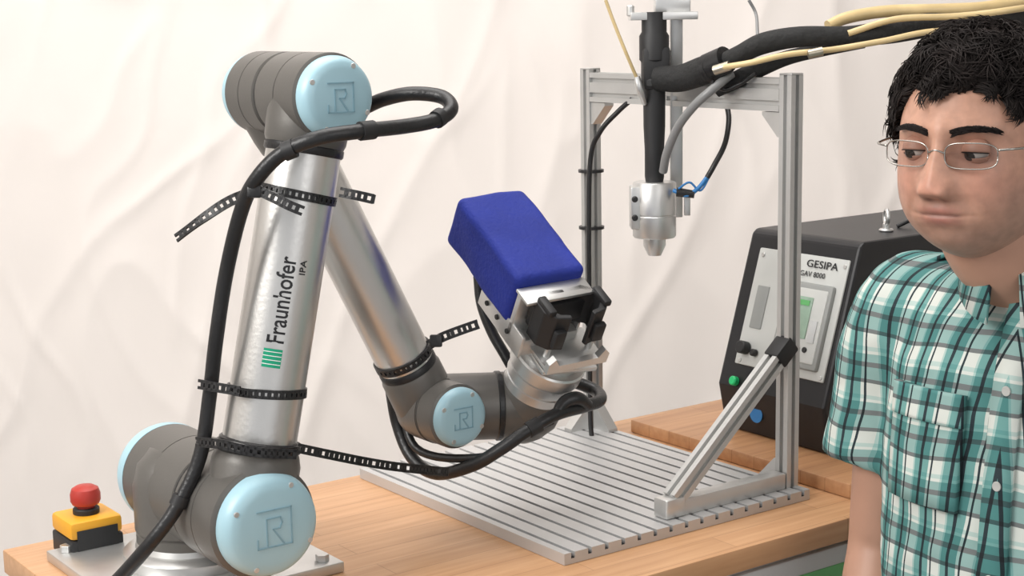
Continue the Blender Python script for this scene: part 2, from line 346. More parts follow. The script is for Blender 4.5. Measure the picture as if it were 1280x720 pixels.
# ------------------------------------------------------------------ controller box
CB=empty('riveting_control_unit',T(.7,-.165,.02))
def ctrl():
    j0,j1=-.265,-.065; z0=.0195
    prof=[(.502,z0),(.488,.085),(.552,.292),(.56,.298),(.93,.298),(.93,z0)]
    vs=[T(i,j0,z) for i,z in prof]+[T(i,j1,z) for i,z in prof]; n=len(prof)
    fs=[(i,(i+1)%n,(i+1)%n+n,i+n) for i in range(n)]+[tuple(range(n)),tuple(range(n,2*n))]
    o=pyd('enclosure',vs,fs,M_box,CB,smooth=False)
    bm=o.modifiers.new('bev','BEVEL'); bm.width=.004; bm.segments=2
    # slanted panel
    a=T(.488,j0,.085); b=T(.552,j0,.292); up=(b-a).normalized(); nr=E2.cross(up).normalized()
    if nr.dot(-E1)<0: nr=-nr
    def pp(j,h,o=0): return a+E2*j+up*h+nr*o
    ax=(E2,up,nr)
    obox('faceplate',pp(.108,.115,.001),ax,(.165,.165,.004),M_panel,CB,.002)
    obox('bezel_frame',pp(.136,.102,.005),ax,(.086,.115,.010),M_panel2,CB,.004)
    obox('bezel_inner',pp(.136,.102,.009),ax,(.076,.100,.006),M_panel,CB,.003)
    obox('lcd',pp(.128,.112,.0125),ax,(.048,.056,.002),M_screen,CB,.0005)
    obox('lcd_strip',pp(.128,.132,.0138),ax,(.040,.007,.001),M_gpaint,CB,0)
    obox('sticker',pp(.162,.095,.0125),ax,(.012,.03,.002),M_cab,CB,.0005)
    for k in range(5): cyl('key_%d'%k,pp(.108+k*.012,.070,.012),pp(.108+k*.012,.070,.0145),.0038,M_blackm,CB,seg=16,ch=.0005)
    cyl('panel_knob',pp(.043,.056,.003),pp(.043,.056,.018),.009,M_blackm,CB)
    cyl('panel_knob_small',pp(.062,.052,.003),pp(.062,.052,.012),.005,M_blackm,CB)
    obox('switch_plate',pp(.05,.115,.003),ax,(.022,.06,.003),M_panel2,CB,.001)
    cyl('green_button',pp(.035,.008,.0),pp(.035,.008,.010),.0065,M_greenled,CB)
    text('label_maker','GESIPA',.014,pp(.118,.181,.0045),E2,up,M_txt,CB,width=.056)
    text('label_type','GAV 8000',.010,pp(.110,.168,.0045),E2,up,M_txt,CB,width=.045)
    lathe('round_sticker',[(.012,0),(.012,.001)],T(.4945,j0+.07,.052),-E1,M_bw,CB)
    # eyebolt, fittings on the lid
    eb=T(.66,-.115,.298); cyl('eyebolt_stem',eb,eb+Z*.012,.005,M_alu,CB)
    cyl('eyebolt_base',eb,eb+Z*.004,.010,M_alu,CB)
    sweep('eyebolt_ring',ring(eb+Z*.020,CR,.0095,24)[:],.003,M_alu,CB,seg=10,n=2)
    for k,(i,j,h,r) in enumerate([(.80,-.10,.018,.008),(.84,-.085,.030,.011),(.80,-.065-.02,.014,.006),(.90,-.1,.022,.012)]):
        cyl('lid_fitting_%d'%k,T(i,j,.298),T(i,j,.298+h),r,M_alu if k!=1 else M_brass,CB)
    sweep('lid_hose',[T(.84,-.085,.325),T(.84,-.085,.37),T(.87,-.10,.45),T(.9,-.15,.42),T(.91,-.2,.30)],.006,M_black,CB)
    sweep('lid_wire',[T(.70,-.13,.30),T(.73,-.11,.315),T(.76,-.10,.31),T(.80,-.1,.31)],.003,M_black,CB)
    for k,(j,h) in enumerate([(.035,.19),(.185,.19),(.035,.04),(.185,.04)]): cyl('panel_screw_%d'%k,pp(j,h-.002,.002),pp(j,h-.002,.0045),.003,M_alu,CB,seg=12,ch=.0004)
ctrl()

# ------------------------------------------------------------------ emergency stop
ES=empty('emergency_stop_button',T(-.394,-.378,0))
ec=T(-.394,-.376,0)
obox('housing_base',ec+Z*.0125,TA,(.062,.062,.025),M_blackm,ES,.003)
obox('housing_top',ec+Z*.0355,TA,(.062,.062,.021),M_yellow,ES,.005)
obox('label_plate',ec+Z*.022+E2*.0315,TA,(.048,.001,.028),M_blackm,ES,.0002)
cyl('collar',ec+Z*.045,ec+Z*.053,.015,M_blackm,ES)
lathe('mushroom_head',[(.010,0),(.010,.006),(.015,.008),(.017,.012),(.017,.020),(.015,.026),(.010,.029),(.001,.030)],ec+Z*.049,Z,M_red,ES)

# ------------------------------------------------------------------ robot arm
RA=empty('robot_arm',V((-.36,1.705,TZ)))
A=E2.copy(); BZ=V((-.36,1.705,TZ)); S0=BZ+Z*.096
obox('mounting_plate',BZ+Z*.0065,TA,(.245,.245,.012),M_alu,RA,.0015)
for k,(a,b) in enumerate([(-1,-1),(-1,1),(1,-1),(1,1)]):
    cyl('plate_bolt_%d'%k,BZ+E1*a*.105+E2*b*.105+Z*.0125,BZ+E1*a*.105+E2*b*.105+Z*.020,.0075,M_alu,RA,seg=6,ch=.0005)
lathe('base_flange',[(.075,.0125),(.0755,.014),(.0755,.024),(.073,.027),(.062,.030),(.060,.036)],BZ,Z,M_alu,RA)
lathe('base_column',[(.060,.030),(.060,.046),(.0585,.047),(.0585,.049),(.061,.050),(.061,.100),(.055,.123),(.040,.140),(.0,.147)],BZ,Z,M_grey,RA,sharp=50)
def cap(name,c,axis,r,h,logo=True):
    lathe(name,[(r+.001,0),(r+.001,h*.35),(r,h*.5),(r*.95,h*.78),(r*.86,h*.93),(r*.7,h),(.0,h*1.02)],c,axis,M_cap,RA,56,sharp=60)
    if logo:
        x,y,a=frame(axis,Z); ct=V(c)+a*(h*1.02+.0003)
        s=r*.36; pts=[ct+x*p[0]*s+y*p[1]*s for p in [(1,1),(1,0),(1,-1),(0,-1),(-1,-1),(-1,0),(-1,1),(-.5,1)]]
        ds=[]
        for i in range(len(pts)-1):
            mid=(pts[i]+pts[i+1])/2; t=(pts[i+1]-pts[i]); l=t.length; t.normalize(); ds.append(boxdata(mid,(t,a.cross(t),a),(l+.0012,.0012,.0008)))
        for p0,p1 in [((-.45,-.9),(-.45,.55)),((-.45,.55),(.35,.55)),((.35,.55),(.45,.25)),((.45,.25),(.3,-.05)),((.3,-.05),(-.1,-.05)),((-.1,-.05),(.5,-.9))]:
            a0=ct+x*p0[1]*s-y*p0[0]*s; a1=ct+x*p1[1]*s-y*p1[0]*s; t=a1-a0; l=t.length; t.normalize(); ds.append(boxdata((a0+a1)/2,(t,a.cross(t),a),(l+.001,.0014,.0008)))
        vs,fs=merge(ds); pyd(name+'_emblem',vs,fs,M_cap2,RA,smooth=False)
        for k in range(4):
            t=math.pi/4+k*math.pi/2+.3; cyl(name+'_screw_%d'%k,V(c)+a*(h*.86)+(x*math.cos(t)+y*math.sin(t))*r*.86,V(c)+a*(h*.97)+(x*math.cos(t)+y*math.sin(t))*r*.86,.0028,M_alu,RA,seg=12,ch=.0003)
def joint(name,c,axis,o0,o1,r):
    L=o1-o0; lathe(name,[(r-.004,0),(r,.003),(r,L*.5-.001),(r-.0012,L*.5-.0005),(r-.0012,L*.5+.0005),(r,L*.5+.001),(r,L-.003),(r-.004,L)],V(c)+A*o0 if axis is None else V(c)+V(axis).normalized()*o0,A if axis is None else axis,M_grey,RA,56)
joint('shoulder_housing',S0,None,-.052,.080,.057)
cap('shoulder_rear_cap',S0-A*.050,-A,.056,.030,False)
joint('shoulder_joint',S0,None,.084,.178,.059)
lathe('shoulder_seam',[(.056,0),(.056,.006)],S0+A*.079,A,M_black,RA)
cap('shoulder_front_cap',S0+A*.176,A,.053,.024)
OU=.142
ECAP=PL(426,122,S0+A*.2,A); EA=ECAP-A*.2       # elbow axis origin (offset 0)
U0p=S0+A*OU; U1p=EA+A*OU; ud=(U1p-U0p).normalized(); UL=(U1p-U0p).length
lathe('upper_arm_lower_collar',[(.046,.0),(.046,.055),(.043,.066),(.0405,.070)],U0p,ud,M_grey,RA)
lathe('upper_arm_lower_ring',[(.0405,.068),(.0415,.070),(.0415,.078),(.039,.080)],U0p,ud,M_black,RA)
lathe('upper_arm_tube',[(.0385,.072),(.0385,UL-.054)],U0p,ud,M_tube,RA,72)
lathe('upper_arm_upper_ring',[(.0395,UL-.060),(.041,UL-.058),(.041,UL-.052),(.039,UL-.050)],U0p,ud,M_black,RA)
lathe('upper_arm_upper_collar',[(.040,UL-.051),(.042,UL-.046),(.043,UL-.03),(.043,UL)],U0p,ud,M_grey,RA)
joint('elbow_outer_housing',EA,None,.098,.184,.0445)
cap('elbow_front_cap',EA+A*.182,A,.0405,.018)
lathe('elbow_seam',[(.042,0),(.042,.006)],EA+A*.094,A,M_black,RA)
joint('elbow_inner_housing',EA,None,.030,.096,.0445)
cap('elbow_rear_cap',EA+A*.032,-A,.042,.020,False)
OFo=.052
W=PL(535,508,EA+A*OFo,A); F0p=EA+A*OFo; fd=(W-F0p).normalized(); FL=(W-F0p).length
lathe('forearm_upper_collar',[(.042,0),(.040,.04),(.038,.056)],F0p,fd,M_grey,RA)
lathe('forearm_tube',[(.033,.05),(.033,FL-.058)],F0p,fd,M_tube,RA,64)
lathe('forearm_ring',[(.0335,FL-.064),(.035,FL-.062),(.035,FL-.056),(.033,FL-.054)],F0p,fd,M_black,RA)
lathe('forearm_lower_collar',[(.034,FL-.056),(.0365,FL-.05),(.037,FL-.02),(.037,FL)],F0p,fd,M_grey,RA)
lathe('wrist_elbow_fairing',[(.0,-.040),(.018,-.0365),(.030,-.026),(.037,-.012),(.0385,0),(.0385,.03)],W,A,M_grey,RA,sharp=60)
joint('wrist1_joint',W,None,.0,.064,.0375)
cap('wrist1_cap',W+A*.062,A,.0335,.012)
W3=P(656,506,1.84); W2=W+A*.008; wd=(W3-W2).normalized()
cyl('wrist2_body',W2,W2+wd*((W3-W2).length-.022),.0395,M_grey,RA)
lathe('wrist2_ring',[(.0400,0),(.0412,.001),(.0412,.006),(.0400,.007)],W2+wd*((W3-W2).length-.036),wd,M_black,RA)
FG=P(689,444,1.806); td=(FG-W3).normalized()
lathe('wrist3_joint',[(.0,-.044),(.018,-.0425),(.030,-.035),(.038,-.022),(.0400,-.006),(.0400,.028),(.037,.034)],W3,td,M_grey,RA,sharp=60)
lathe('wrist3_hub',[(.0,.042),(.018,.0405),(.030,.033),(.038,.020),(.0400,.006),(.0400,-.03)][::-1],W3,wd,M_grey,RA,sharp=60)
lathe('tool_flange',[(.036,.028),(.039,.031),(.039,.042),(.0375,.043),(.0375,.046),(.041,.047),(.041,.058),(.0395,.059),(.0395,.062),(.044,.063),(.044,.078),(.042,.080)],W3,td,M_alu,RA)

# printed lettering on tube
def tubefn(r,c0,side0,off=0):
    toc=(CAM-(U0p+ud*UL*.45)); toc=(toc-ud*toc.dot(ud)).normalized(); sd=ud.cross(toc).normalized()
    if sd.dot(CR)>0: sd=-sd      # sd : towards picture left
    def fn(a,b):
        ang=(b+off)/r; return U0p+ud*(c0+a)+(toc*math.cos(ang)+sd*math.sin(ang))*(r+.0005)
    return fn
text('lettering_name','Fraunhofer',.025,None,None,None,M_txt,RA,fn=tubefn(.0388,.182,0,-.0090),width=.088)
text('lettering_small','IPA',.009,None,None,None,M_txt,RA,fn=tubefn(.0388,.254,0,-.0205),width=.015)
fn=tubefn(.0388,.158,0,0)
def patch(name,a0,a1,b0,b1,mt,lift=0):
    vs=[];fs=[];n=8
    for i in range(n+1):
        for a in (a0,a1):
            p=fn(a,b0+(b1-b0)*i/n); ax_=U0p+ud*(p-U0p).dot(ud); vs.append(p+(p-ax_).normalized()*lift)
    for i in range(n): fs.append((2*i,2*i+1,2*i+3,2*i+2))
    pyd(name,vs,fs,mt,RA)
patch('lettering_logo',0,.019,-.0095,.0095,M_green)
for k in range(4): 
    patch('logo_stripe_%d'%k,.003+k*.0042,.0038+k*.0042,-.009,.0095,M_white,.0003)

# straps on upper arm
def uc(h): return U0p+ud*h
def strapring(name,c,ax,r,tilt=V((0,0,0))):
    a=(V(ax)+tilt).normalized(); ladder(name,ring(c,a,r,150),a,.0095,RA)
def hat(y,c0=U0p,d=ud):  # arc length on axis whose projected height is y
    best=min((abs(((p:=c0+d*(k*.002))-CAM).dot(CU)/((p-CAM).dot(F0))*FPX-(360-y)),k) for k in range(260)); return best[1]*.002
strapring('cable_tie_top',uc(hat(243)),ud,.0400,CR*.05)
strapring('cable_tie_low',uc(hat(489)),ud,.0400,CR*-.08)
strapring('cable_tie_base',uc(hat(556)),ud,.0425,CR*-.06)
def tail(name,pts,w=.0085,wdir=None):
    p=spline([V(x) for x in pts],14); wdv=wdir if wdir is not None else CU; ladder(name,p,wdv,w,RA)
tail('tie_tail_1',[P(330,236,1.57),P(290,250,1.565),P(255,272,1.56),P(220,298,1.56)],.011,cv(.5,.8,.2))
tail('tie_tail_2',[P(318,236,1.55),P(340,246,1.545),P(362,257,1.54),P(379,264,1.54)],.010)
tail('tie_tail_3',[P(425,240,1.575),P(445,244,1.57),P(467,249,1.57)],.010)
tail('tie_tail_4',[P(248,480,1.58),P(270,484,1.565),P(300,489,1.555)],.010)
tail('tie_tail_5',[P(372,560,1.58),P(410,568,1.60),P(455,577,1.63),P(500,584,1.66),P(560,590,1.72)],.010)
tail('tie_tail_6',[P(245,552,1.57),P(280,556,1.545),P(320,565,1.54),P(370,568,1.56)],.010)
def fh(y): return hat(y,F0p,fd)
strapring('forearm_tie',F0p+fd*fh(445),fd,.0345)
tail('forearm_tie_tail',[P(535,432,1.75),P(552,422,1.745),P(575,413,1.74),P(598,405,1.74)],.011)
obox('forearm_tie_head',P(545,426,1.745),(CR,CU,F0),(.014,.014,.008),M_black,RA,.002)
obox('top_tie_head',P(318,239,1.55),(CR,CU,F0),(.014,.013,.008),M_black,RA,.002)
# hoses
hp=[(118,752,1.60),(150,722,1.585),(187,680,1.57),(222,632,1.575),(250,570,1.585),(262,495,1.59),(270,425,1.585),(283,340,1.58),(302,262,1.565),(322,222,1.55),(355,190,1.545),(400,172,1.54),(450,164,1.555),(505,158,1.59),(545,150,1.61),(564,136,1.63),(552,121,1.65),(515,117,1.66),(480,124,1.67),(455,135,1.68),(425,150,1.69),(405,185,1.71),(425,250,1.75),(460,350,1.80),(480,430,1.84),(488,480,1.85),(497,530,1.85),(515,572,1.83),(545,592,1.80),(590,582,1.76),(625,562,1.75),(660,538,1.755),(695,518,1.77),(730,508,1.80),(750,500,1.83),(744,488,1.86),(712,475,1.87)]
sweep('dress_hose',[P(*a) for a in hp],.0075,M_black,RA,seg=16)
for k,(i,l) in enumerate([(14,.35),(12,.3),(10,.3),(31,.4),(3,.2)]):
    a_=P(*hp[i]); b_=P(*hp[i+1]); sweep('hose_fitting_%d'%k,[a_,a_+(b_-a_)*l],[.0095,.0095],M_blackm,RA)
sweep('tool_cable_1',[P(695,518,1.77),P(706,503,1.78),P(722,498,1.785),P(736,507,1.795)],[.006,.008,.008,.006],M_black,RA)
sweep('tool_cable_2',[P(500,480,1.86),P(520,560,1.82),P(600,572,1.76),P(640,549,1.75),P(690,526,1.77)],.005,M_black,RA)
sweep('box_cable',[P(598,345,1.90),P(602,380,1.89),P(615,415,1.87),P(632,445,1.85),P(645,468,1.84)],.0065,M_black,RA)

# ------------------------------------------------------------------ gripper
l=cv(.071,-.097,-.0905).normalized(); w=cv(.077,.014,.045); w=(w-l*w.dot(l)).normalized(); n=l.cross(w).normalized()
if n.dot(CU)<0: n=-n
GR=empty('gripper_tool',P(700,420,1.8))
BC=P(643,318,1.81)
G0=P(700,413,1.80)
def gp(a,b,c): return G0+l*a+w*b+n*c
ax=(l,w,n)
def cover():
    bm=bmesh.new(); bmesh.ops.create_cube(bm,size=1)
    for v in bm.verts: v.co=V((v.co.x*.150,v.co.y*.090,v.co.z*.068))
    bmesh.ops.bevel(bm,geom=list(bm.edges),offset=.009,segments=5,affect='EDGES',profile=.5)
    bmesh.ops.subdivide_edges(bm,edges=[e for e in bm.edges if e.calc_length()>.03],cuts=16,use_grid_fill=True)
    for v in bm.verts:
        c=v.co.copy(); k=noise.noise(c*22)*.0026+noise.noise(c*60)*.0006
        c+=c.normalized()*k
        v.co=BC+l*c.x+w*c.y+n*c.z
    bmesh.ops.recalc_face_normals(bm,faces=bm.faces)
    me=bpy.data.meshes.new('blue_cover'); bm.to_mesh(me); bm.free(); put('blue_cover',me,M_blue,GR,sharp=None)
cover()
bw=(BC-G0).dot(w); bn=(BC-G0).dot(n); nb=bn-.0335; blm=(BC-G0).dot(l)+.075
fc=W3+td*.080
fl_l=(fc-G0).dot(l); fl_w=(fc-G0).dot(w); fl_n=(fc-G0).dot(n)
print('GRIP bl',blm,'bw',bw,'nb',nb,'flange',fl_l,fl_w,fl_n)
fx,fy,fz=frame(td,l); 
cyl('adapter_disc',fc-td*.002,fc+td*.010,.034,M_alu,GR)
obox('base_plate',fc+td*.011,(fx,fy,fz),(.075,.078,.006),M_alu,GR,.001)
obox('side_plate',gp(blm-.015,bw-.040,nb-.006),ax,(.095,.004,.030),M_alu,GR,.001)
obox('side_plate_2',gp(blm-.020,bw+.040,nb-.010),ax,(.085,.004,.030),M_alu,GR,.001)
obox('gripper_body',gp(blm-.010,bw,nb-.013),ax,(.075,.074,.024),M_profile,GR,.002)
obox('front_wall',gp(blm+.005,bw,nb+.022),ax,(.008,.084,.060),M_alu,GR,.001)
obox('top_shelf',gp(blm+.012,bw,nb+.052),ax,(.026,.088,.004),M_alu,GR,.001)
for k in range(3): cyl('plate_screw_%d'%k,gp(blm-.045+k*.024,bw-.0440,nb-.006),gp(blm-.045+k*.024,bw-.0415,nb-.006),.0032,M_hole,GR,seg=12,ch=.0003)
# black clam jaws : two C-shaped shells leaving an octagonal opening
J0c=gp(blm+.034,bw+.010,nb+.036)
def jaw(sgn,name):
    outer=[(-.022,.0),(-.024,.022),(-.012,.041),(.008,.041),(.020,.031),(.024,.014)]
    inner=[(.018,.013),(.015,.024),(.005,.033),(-.008,.033),(-.016,.020),(-.016,.0)]
    pts=outer+inner; vs=[]
    for h in(-.030,.018):
        for a_,b_ in pts: vs.append(J0c+l*a_+w*sgn*(b_+.001)+n*h)
    m_=len(pts); fs=[(i,(i+1)%m_,(i+1)%m_+m_,i+m_) for i in range(m_)]+[tuple(range(m_)),tuple(range(m_,2*m_))]
    o=pyd(name,vs,fs,M_blackm,GR,smooth=False); b=o.modifiers.new('b','BEVEL'); b.width=.001
jaw(1,'jaw_1'); jaw(-1,'jaw_2')
obox('jaw_carrier',J0c-l*.018-n*.010,ax,(.012,.078,.030),M_blackm,GR,.003)
for k,s in enumerate((-1,1)):
    obox('jaw_ear_%d'%k,J0c+w*s*.036+l*.002+n*.020,ax,(.028,.010,.008),M_blackm,GR,.002)
    obox('jaw_block_%d'%k,J0c+w*s*.026+l*.025-n*.010,ax,(.008,.014,.024),M_blackm,GR,.002)
# lower notched fixture plate
def notch():
    pts=[(-.040,0),(.040,0),(.040,.014),(.033,.021),(.026,.010),(-.026,.010),(-.033,.021),(-.040,.014)]
    c=J0c+l*.030-n*.054+w*.006; vs=[]
    for h in(-.004,.004):
        for a_,b_ in pts: vs.append(c+l*h+w*a_+n*b_)
    m_=len(pts); fs=[(i,(i+1)%m_,(i+1)%m_+m_,i+m_) for i in range(m_)]+[tuple(range(m_)),tuple(range(m_,2*m_))]
    pyd('notched_fixture',vs,fs,M_alu,GR,smooth=False)
    obox('fixture_shelf',c-l*.026+n*.002,ax,(.052,.078,.005),M_alu,GR,.001)
    for s in(-1,1): cyl('fixture_post_%d'%(s+1),c-l*.02+w*s*.028,c-l*.02+w*s*.028+n*.028,.004,M_alu,GR,seg=16,ch=.0005)
notch()

# ------------------------------------------------------------------ man
def man():
    hc=P(1222,176,1.52)
    MN=empty('man',V((hc.x+.03,hc.y+.05,0)))
    sk=bpy.data.materials.new('skin'); sk.use_nodes=True; nt=sk.node_tree; b=nt.nodes['Principled BSDF']; b.inputs['Roughness'].default_value=.48
    b.inputs['Subsurface Weight'].default_value=.12; b.inputs['Subsurface Radius'].default_value=(.01,.004,.002); b.inputs['Subsurface Scale'].default_value=.4
    at=nt.nodes.new('ShaderNodeAttribute'); at.attribute_name='tone'
    ns=nt.nodes.new('ShaderNodeTexNoise'); ns.inputs['Scale'].default_value=90
    tc=nt.nodes.new('ShaderNodeTexCoord'); nt.links.new(tc.outputs['Object'],ns.inputs[0])
    mx=nt.nodes.new('ShaderNodeMix'); mx.data_type='RGBA'; mx.blend_type='OVERLAY'; mx.inputs[0].default_value=.25
    nt.links.new(at.outputs['Color'],mx.inputs[6]); nt.links.new(ns.outputs[0],mx.inputs[7]); nt.links.new(mx.outputs[2],b.inputs['Base Color'])
    n3=nt.nodes.new('ShaderNodeTexNoise'); n3.inputs['Scale'].default_value=300; nt.links.new(tc.outputs['Object'],n3.inputs[0])
    bp=nt.nodes.new('ShaderNodeBump'); bp.inputs['Strength'].default_value=.15; bp.inputs['Distance'].default_value=.001; nt.links.new(n3.outputs[0],bp.inputs['Height']); nt.links.new(bp.outputs[0],b.inputs['Normal'])
    ska=mat('skin_arm',(.45,.25,.175),.5,0,var=.05,vscale=20)
    hairm=mat('dark_hair',(.013,.009,.008),.75,0,var=.4,vscale=30,spec=.25)
    jeans=mat('denim',(.03,.04,.07),.85,0,var=.2,vscale=60)
    shoe=mat('shoe_leather',(.03,.02,.015),.5,0,var=.1)
    yaw=math.radians(40); tilt=math.radians(2)
    f=V((-math.sin(yaw),-math.cos(yaw),0)); s=Z.cross(f); f2=(f*math.cos(tilt)-Z*math.sin(tilt)); z2=f2.cross(s)
    HM=Matrix((f2,s,z2)).transposed().to_4x4()@Matrix.Scale(.94,4); HM.translation=hc
    def g(d,sg): return math.exp(-.5*(d/sg)**2)
    def sst(a,b,x): t=min(1,max(0,(x-a)/(b-a))); return t*t*(3-2*t)
    ZN=-.037; ZM=-.0635    # nose tip / mouth line heights
    ZH=.104
    def shape(d):
        x,y,z=d
        p=V((.092*x if x>0 else .096*x,.074*y,(ZH if z>0 else .116)*z))
        if z<0:
            k=sst(.15,1,-z); p.y*=1-.06*k; p.z*=1+.03*k
            if x<0: p.x*=1-.35*k
            p.y*=1+.17*g(z+.66,.26)
            if x>0: p.x*=1+.16*g(z+.70,.24)
        if x>0: p.x*=1-.04*g(z-.1,.5)
        fr=sst(.1,.5,x)
        yy=p.y; zz=p.z; ay=abs(yy); dx=0
        h=sst(.022,ZN,zz)
        if zz>ZN: nz=(.005+.017*h) if zz<.022 else .005*g(zz-.022,.010)
        else: nz=.022*sst(ZN-.013,ZN-.002,zz)
        dx+=nz*g(yy,.0068+.0050*h)
        dx+=.002*g(yy,.007)*g(zz-ZN-.002,.007)
        dx+=.0080*g(ay-.0130,.0048)*g(zz-ZN+.003,.0065)
        dx-=.0022*g(ay-.0195,.003)*g(zz-ZN+.002,.007)
        dx-=.0095*g(ay-.031,.014)*g(zz-.001,.011)
        dx-=.003*g(ay-.016,.006)*g(zz-.004,.009)
        dx+=.0060*g(zz-.0205,.0075)*g(ay-.026,.020)
        dx-=.0016*g(ay-.030,.012)*g(zz+.017,.004)
        dx+=.0050*g(ay-.040,.017)*g(zz+.034,.018)
        dx-=.0018*g(ay-.024-.35*(ZN-zz),.0035)*g(zz-ZM-.008,.012)
        dx+=.0035*g(ay-.037,.014)*g(zz+.068,.018)
        dx+=.0030*g(zz-ZM-.0050,.0042)*g(yy,.018)
        dx+=.0040*g(zz-ZM+.0060,.0046)*g(yy,.016)
        dx-=.0026*g(zz-ZM,.0013)*g(yy,.018)
        dx-=.0012*g(ay-.0255,.004)*g(zz-ZM,.006)
        dx-=.0026*g(zz-ZM+.0165,.0060)*g(yy,.020)
        dx+=.0055*g(zz-ZM+.034,.012)*g(yy,.022)
        p.x+=dx*fr
        return p
    bm=bmesh.new(); bmesh.ops.create_icosphere(bm,subdivisions=7,radius=1)
    for v in bm.verts: v.co=shape(v.co)
    me=bpy.data.meshes.new('head'); bm.to_mesh(me); bm.free()
    ca=me.color_attributes.new('tone','FLOAT_COLOR','POINT')
    base=V((.49,.27,.19)); lip=V((.36,.15,.12)); stub=V((.26,.165,.13)); red=V((.50,.22,.155)); dk=V((.12,.05,.04))
    for i,v in enumerate(me.vertices):
        x,y,z=v.co; c=base.copy(); ay=abs(y)
        if x>.02:
            k=g(y,.015)*max(g(z-ZM-.0042,.0034),g(z-ZM+.0055,.0042))
            edge=sst(.027,.019,ay)
            kb=max(sst(-.058,-.090,z),.8*g(z-ZM-.013,.006)*g(y,.024),sst(.035,.062,ay)*sst(-.015,-.05,z))
            kb*=.50; c=c.lerp(stub,kb)
            c=c.lerp(lip,min(1,k*1.1)*edge*.9)
            c=c.lerp(dk,.75*g(z-ZM,.0010)*sst(.025,.017,ay))
            c=c.lerp(red,.5*max(g(ay-.04,.015)*g(z+.032,.015),g(y,.012)*g(z-ZN,.012)))
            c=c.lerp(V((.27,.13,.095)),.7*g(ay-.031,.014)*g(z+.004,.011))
            c=c.lerp(dk,.85*g(ay-.0078,.0030)*g(z-ZN+.0105,.0020))
        else:
            c=c.lerp(stub,.4*sst(-.03,-.08,z))
        ca.data[i].color=(*c,1)
    put('head',me,sk,MN,M=HM,sharp=None)
    ew=mat('eye_white',(.50,.46,.43),.25,0,var=.02); ei=mat('eye_iris',(.02,.012,.008),.15,0,var=.1)
    lidm=mat('eyelid_skin',(.36,.185,.13),.5,0,var=.04,vscale=40)
    for k,sy in enumerate((-1,1)):
        c=V((.0712,sy*.031,-.001))
        def ls(name,vs,fs,mt,**kw): return pyd(name,vs,fs,mt,MN,M=HM,**kw)
        bm=bmesh.new(); bmesh.ops.create_uvsphere(bm,u_segments=24,v_segments=16,radius=.0116)
        for v in bm.verts: v.co+=c
        me=bpy.data.meshes.new('e'); bm.to_mesh(me); bm.free(); put('eyeball_%d'%k,me,ew,MN,M=HM,sharp=None)
        bm=bmesh.new(); bmesh.ops.create_uvsphere(bm,u_segments=20,v_segments=12,radius=.0060)
        for v in bm.verts: v.co=V((v.co.x*.5,v.co.y,v.co.z))+c+V((.0093,-.0028,-.0030))
        me=bpy.data.meshes.new('e'); bm.to_mesh(me); bm.free(); put('iris_%d'%k,me,ei,MN,M=HM,sharp=None)
        for nm,st in(('upper_lid',-1),('lower_lid',-29)):
            vs=[];fs=[];N=12;Mx=22
            for i in range(N+1):
                for j in range(Mx+1):
                    az=math.radians(-85+170*j/Mx)
                    cl=max(0,math.cos(az))**.6
                    e0=math.radians(-14+(st+14)*cl)
                    el=e0+(math.radians(100 if nm=='upper_lid' else -90)-e0)*i/N
                    vs.append(c+V((math.cos(el)*math.cos(az),math.cos(el)*math.sin(az)*1.15,math.sin(el)))*.0127)
            for i in range(N):
                for j in range(Mx): q_=i*(Mx+1)+j; fs.append((q_,q_+1,q_+Mx+2,q_+Mx+1))
            o=ls('%s_%d'%(nm,k),vs,fs,lidm,sharp=None); so=o.modifiers.new('s','SOLIDIFY'); so.thickness=.0008; so.offset=0
        # lash line
        lash=[]
        for j in range(17):
            az=math.radians(-70+140*j/16); cl=max(0,math.cos(az))**.6; e0=math.radians(-14+13*cl)
            lash.append(c+V((math.cos(e0)*math.cos(az),math.cos(e0)*math.sin(az)*1.15,math.sin(e0)))*.0132)
        vs,fs=sweepdata(lash,.00055,6,1); ls('lash_%d'%k,vs,fs,hairm,sharp=None)
        ex=-.008; ds=[]
        outer=[V((ex+.012,sy*.070,-.030)),V((ex+.004,sy*.074,-.036)),V((ex-.006,sy*.079,-.024)),V((ex-.014,sy*.085,-.004)),V((ex-.014,sy*.088,.016)),V((ex-.004,sy*.085,.028)),V((ex+.009,sy*.078,.024)),V((ex+.013,sy*.073,.010))]
        ds.append(sweepdata(outer,[.004,.0055,.0045,.0042,.0042,.0042,.004,.003],10,6))
        ds.append(sweepdata([V((ex+.004,sy*.072,-.02)),V((ex-.006,sy*.076,-.008)),V((ex-.006,sy*.078,.008)),V((ex+.002,sy*.076,.018))],[.006,.006,.006,.004],10,6))
        ds.append(sweepdata([V((ex-.002,sy*.068,-.024)),V((ex-.004,sy*.070,.0)),V((ex,sy*.070,.018))],[.010,.013,.009],10,6))
        vs,fs=merge(ds); o=ls('ear_%d'%k,vs,fs,ska,sharp=None)
    # hair
    def hairline(d):
        x,y,z=d
        if x>.25: lim=.50+.08*abs(y) if abs(y)<.55 else .53-.9*(abs(y)-.55)
        elif x>-.15: lim=.02 if abs(y)>.7 else .5
        else: lim=-.45
        if .0<x<=.25: lim=min(lim, .15)
        return z-lim
    bm=bmesh.new(); bmesh.ops.create_icosphere(bm,subdivisions=6,radius=1)
    dl=[v for v in bm.verts if hairline(v.co)<0]; 
    bmesh.ops.delete(bm,geom=dl,context='VERTS')
    for v in bm.verts:
        d=v.co.copy(); hl=hairline(d); p=shape(d); k=sst(0,.25,hl)
        nz_=noise.noise(d*4)*.004+noise.noise(d*11)*.003
        v.co=p+d*( .001+ k*(.007+.004*max(0,d.z)+nz_))
    bmesh.ops.recalc_face_normals(bm,faces=bm.faces)
